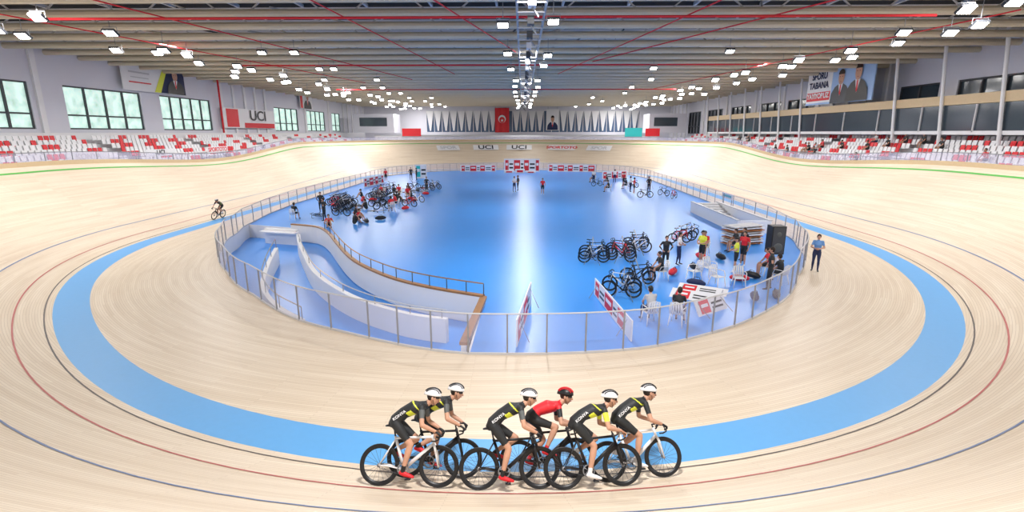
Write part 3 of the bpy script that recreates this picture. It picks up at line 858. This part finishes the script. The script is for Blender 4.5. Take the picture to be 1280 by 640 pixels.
chair(6.1,17.0,100,s_wht); chair(7.0,16.9,60,s_blk); chair(13.1,23.3,170,s_red); chair(13.6,28.2,180,s_blk); chair(11.6,27.6,-120,s_red)
chair(7.9,22.5,190,s_blk); chair(13.0,22.0,120,s_blk)
pb=[]
for fr in (BLACK,WHITE,RED):
    b=MB(); bicycle(b,fr,BLACK,-.6); pb.append(b.mesh('parked_bike_mesh'))
PK=[0,0,1,0,0,2,0,1,0]
def parked(x,y,rz,k,lean=8,lying=False):
    if lying: M=Matrix.Translation((x,y,.22))@Matrix.Rotation(math.radians(rz),4,'Z')@Matrix.Rotation(math.radians(84),4,'X')
    else: M=Matrix.Translation((x,y,0))@Matrix.Rotation(math.radians(rz),4,'Z')@Matrix.Rotation(math.radians(lean),4,'X')
    inst('parked_bicycle',pb[PK[k%9]],M)
bikec=[0]
def rack(x0,y0,n,rz,dx,dy):
    mb=MB()
    L=math.hypot(dx,dy)*(n-1)+1.0; a=math.atan2(dy,dx)
    mx,my=x0+dx*(n-1)/2,y0+dy*(n-1)/2
    u=Vector((math.cos(a),math.sin(a),0))
    c=Vector((mx,my,0)); p=c-u*L/2; q=c+u*L/2; s=Vector((-u.y,u.x,0))*.4
    z=Vector((0,0,.98))
    mb.tube([p+z,q+z],.02,GREY,8)
    for e in(p,q): mb.tube([e+s,e+z,e-s],.018,GREY,8)
    mb.obj('bike_rack')
    for k in range(n):
        bikec[0]+=1; parked(x0+dx*k,y0+dy*k,rz+random.uniform(-14,14),bikec[0])
rack(5.2,25.6,3,10,.1,.7); rack(6.8,25.9,3,165,.12,.7); rack(7.9,27.8,3,15,.1,.7); rack(5.7,19.9,2,170,.15,.7); rack(6.6,21.6,2,20,.1,.7); rack(11.0,30.5,3,20,.5,.7)
mb=MB(); mb.box((14.2,25.2,1.35),(.66,.62,1.4),BLACK); mb.box((14.2,24.88,1.35),(.58,.02,1.3),DGREY)
mb.ell((14.2,24.87,1.0),(.22,.04,.22),JGREY); mb.ell((14.2,24.87,1.65),(.12,.03,.12),JGREY)
mb.tube([(14.2,25.2,0),(14.2,25.2,.7)],.03,GREY,8)
for a in(0,2.1,4.2): mb.tube([(14.2,25.2,.5),(14.2+.4*math.cos(a),25.2+.4*math.sin(a),.02)],.015,GREY,6)
mb.obj('loudspeaker')
mb=MB()
for k in range(9):
    R=Matrix.Rotation(math.radians(random.uniform(-6,6)+20),3,'Z')
    mb.box((14.8,30.4,.09+.13*k),(2.3,1.0,.05),(ORANGE,WHITE,LGREY)[k%3],R)
    for s in(-1,1): mb.box(Vector((14.8,30.4,.045+.13*k))+R@Vector((s*.9,0,0)),(.1,1.0,.05),ORANGE,R)
mb.obj('stacked_crowd_barriers')
def adboard(x0,y0,x1,y1,h=.85,lean=0.0,name='advertising_board',cols=(RED,)):
    mb=MB(); a=Vector((x0,y0,0)); b=Vector((x1,y1,0)); d=(b-a); L=d.length; u=d.normalized(); n=Vector((u.y,-u.x,0))
    up=(Vector((0,0,math.cos(lean)))+n*-math.sin(lean))
    R=Matrix(((u.x,n.x,up.x),(u.y,n.y,up.y),(u.z,n.z,up.z)))
    c=(a+b)/2+up*h/2+Vector((0,0,.03))
    mb.box(c,(L,.04,h),WHITE,R)
    k=0;t=-.5*L+.2
    while t<L/2-.5:
        w=.55+.25*(k%3)
        if t+w>L/2: break
        for s in(-1,1):
            if k%2==0:
                mb.box(c+R@Vector((t+w/2,s*.025,0)),(w,.01,h*.8),cols[k//2%len(cols)],R)
                mb.box(c+R@Vector((t+w/2,s*.032,.08*h)),(w*.7,.01,h*.2),WHITE,R)
            else:
                for q in(-.18,.1): mb.box(c+R@Vector((t+w/2,s*.025,q*h)),(w*.8,.01,h*.12),BLACK,R)
        t+=w+.06;k+=1
    for tt in(-.4,.4):
        mb.tube([c+R@Vector((tt*L,0,-h/2)),c+R@Vector((tt*L,0,h/2-.1)),c+R@Vector((tt*L,.35,-h/2))],.015,GREY,5)
    return mb.obj(name)
adboard(1.45,14.8,1.95,18.9,.9); adboard(4.6,20.2,5.1,15.3,.7)
adboard(8.0,17.6,9.4,18.6,.6,.5); adboard(7.6,20.0,9.3,18.9,.5,1.0,cols=(RED,BLACK)); adboard(8.2,21.0,9.9,20.0,.5,1.2,cols=(RED,BLACK))
adboard(-1.5,88,4.5,88,2.2,name='podium_backdrop'); adboard(6,89,14,88,1.2); adboard(-9,88.5,-3,89,1.1)
mb=MB()
for k,(x,h) in enumerate(((-.6,.4),(1.2,.6),(3,.3))): mb.box((x,86.4,h/2),(1.6,1.2,h),WHITE); mb.box((x,85.79,h/2),(1.0,.02,h*.6),RED)
mb.obj('winners_podium')
adboard(16.5,60,18.5,70,1.1,cols=(RED,CYAN)); adboard(13,74,17,76,1.1)
adboard(-14,75,-12.4,75.4,2.0,cols=(CYAN,))
adboard(-17.6,62,-16.8,68,1.1)
random.seed(21)
used=[]
def free(x,y,d=.9):
    if any((x-a)**2+(y-b)**2<d*d for a,b in used): return False
    used.append((x,y)); return True
k=0
while k<58:
    t=k/57; y=36.5+25*t+random.uniform(-1.2,1.2); x=-12.4+3.6*t*t+random.uniform(-3.6,2.0)-1.2*t
    if y<37.5 and x<-12.5: x=-11.2+random.uniform(0,1.4)
    if abs(x+14)<2.4 and 42.5<y<51: x+=3.2
    if not free(x,y):
        if random.random()<.9: k+=.34
        continue
    kk=int(k)
    q=random.random()
    if q<.35: parked(x,y,random.uniform(0,360),kk,lying=True)
    elif q<.58: parked(x,y,random.uniform(-30,30),kk)
    elif q<.8: inst('person_seated',random.choice([g_blk,g_red,g_blk]),T(x,y,0,random.uniform(0,6)))
    elif q<.9: chair(x,y,random.uniform(0,360),random.choice([s_blk,s_red]))
    else: person('person_standing',random.choice([m_blk,m_red,m_wht]),x,y,random.uniform(0,360))
    k+=1
rack(-13.9,43,6,20,-.1,.7); rack(-15.7,46.5,6,20,-.1,.7); rack(-13.4,52,6,15,0,.7)
def bag(x,y,rz,m):
    mb=MB(); mb.tube([(-.32,0,.15),(-.2,0,.16),(.2,0,.16),(.32,0,.15)],[.1,.15,.15,.1],m,10,round_ends=True)
    mb.tube([(-.15,-.1,.24),(-.1,-.06,.38),(.1,-.06,.38),(.15,-.1,.24)],.012,BLACK,6)
    mb.obj('sports_bag',smooth=True,mw=T(x,y,0,rz))
n=0
while n<34:
    x,y=-11.0+random.uniform(-4.5,2.5),37+random.uniform(0,24); n+=1
    if free(x,y,.75): bag(x,y,random.uniform(0,6),random.choice([BLACK,RED,NAVY,RED,BLACK]))
for x,y,m in ((9.2,21.6,NAVY),(11.4,22.4,RED),(11.9,20.0,BLACK),(12.1,26.5,BLACK),(10.0,24.3,BLACK),(8.7,23.4,RED),(12.2,22.9,BLACK),(10.9,19.7,NAVY),(13.9,23.9,BLACK),(11.1,26.6,RED)): bag(x,y,x*3,m)
for k in range(22):
    x=11+random.uniform(0,6.5); y=50+random.uniform(0,22)
    if x>15.6 and y>59: x-=2.5
    if not free(x,y,1.1): continue
    q=random.random()
    if q<.5: person('person_standing',random.choice([m_blk,m_red,m_wht,m_blk]),x,y,random.uniform(0,360))
    elif q<.8: parked(x,y,random.uniform(0,360),k)
    else: chair(x,y,random.uniform(0,360),s_blk)
for k in range(34):
    y=36+random.uniform(0,60); r=random.randint(0,5)
    if free(32+r,y,.6): inst('spectator_seated',random.choice([s_blk,s_blk,s_red,s_wht]),T(32.1+.85*r-.02,y,3.45+.34*r,math.pi))
mb=MB(); mb.box((20.3,47,.9),(.05,2.4,.5),WHITE); mb.box((20.27,47,.9),(.02,1.8,.18),CYAN)
for y in(46,48): mb.box((20.3,y,.4),(.05,.05,.8),GREY)
mb.obj('distance_sign')

# ------------------------------------------------------------------ world and camera
w=bpy.data.worlds.new('World'); S.world=w; w.use_nodes=True
w.node_tree.nodes['Background'].inputs[0].default_value=(.95,.96,1,1); w.node_tree.nodes['Background'].inputs[1].default_value=1.1
cam=bpy.data.cameras.new('Camera'); cam.sensor_width=36; cam.lens=18; cam.clip_end=500
co=bpy.data.objects.new('Camera',cam); COL.objects.link(co)
co.location=(1.6,0,6.5); co.rotation_euler=(math.radians(90-13.53),0,.02)
S.camera=co
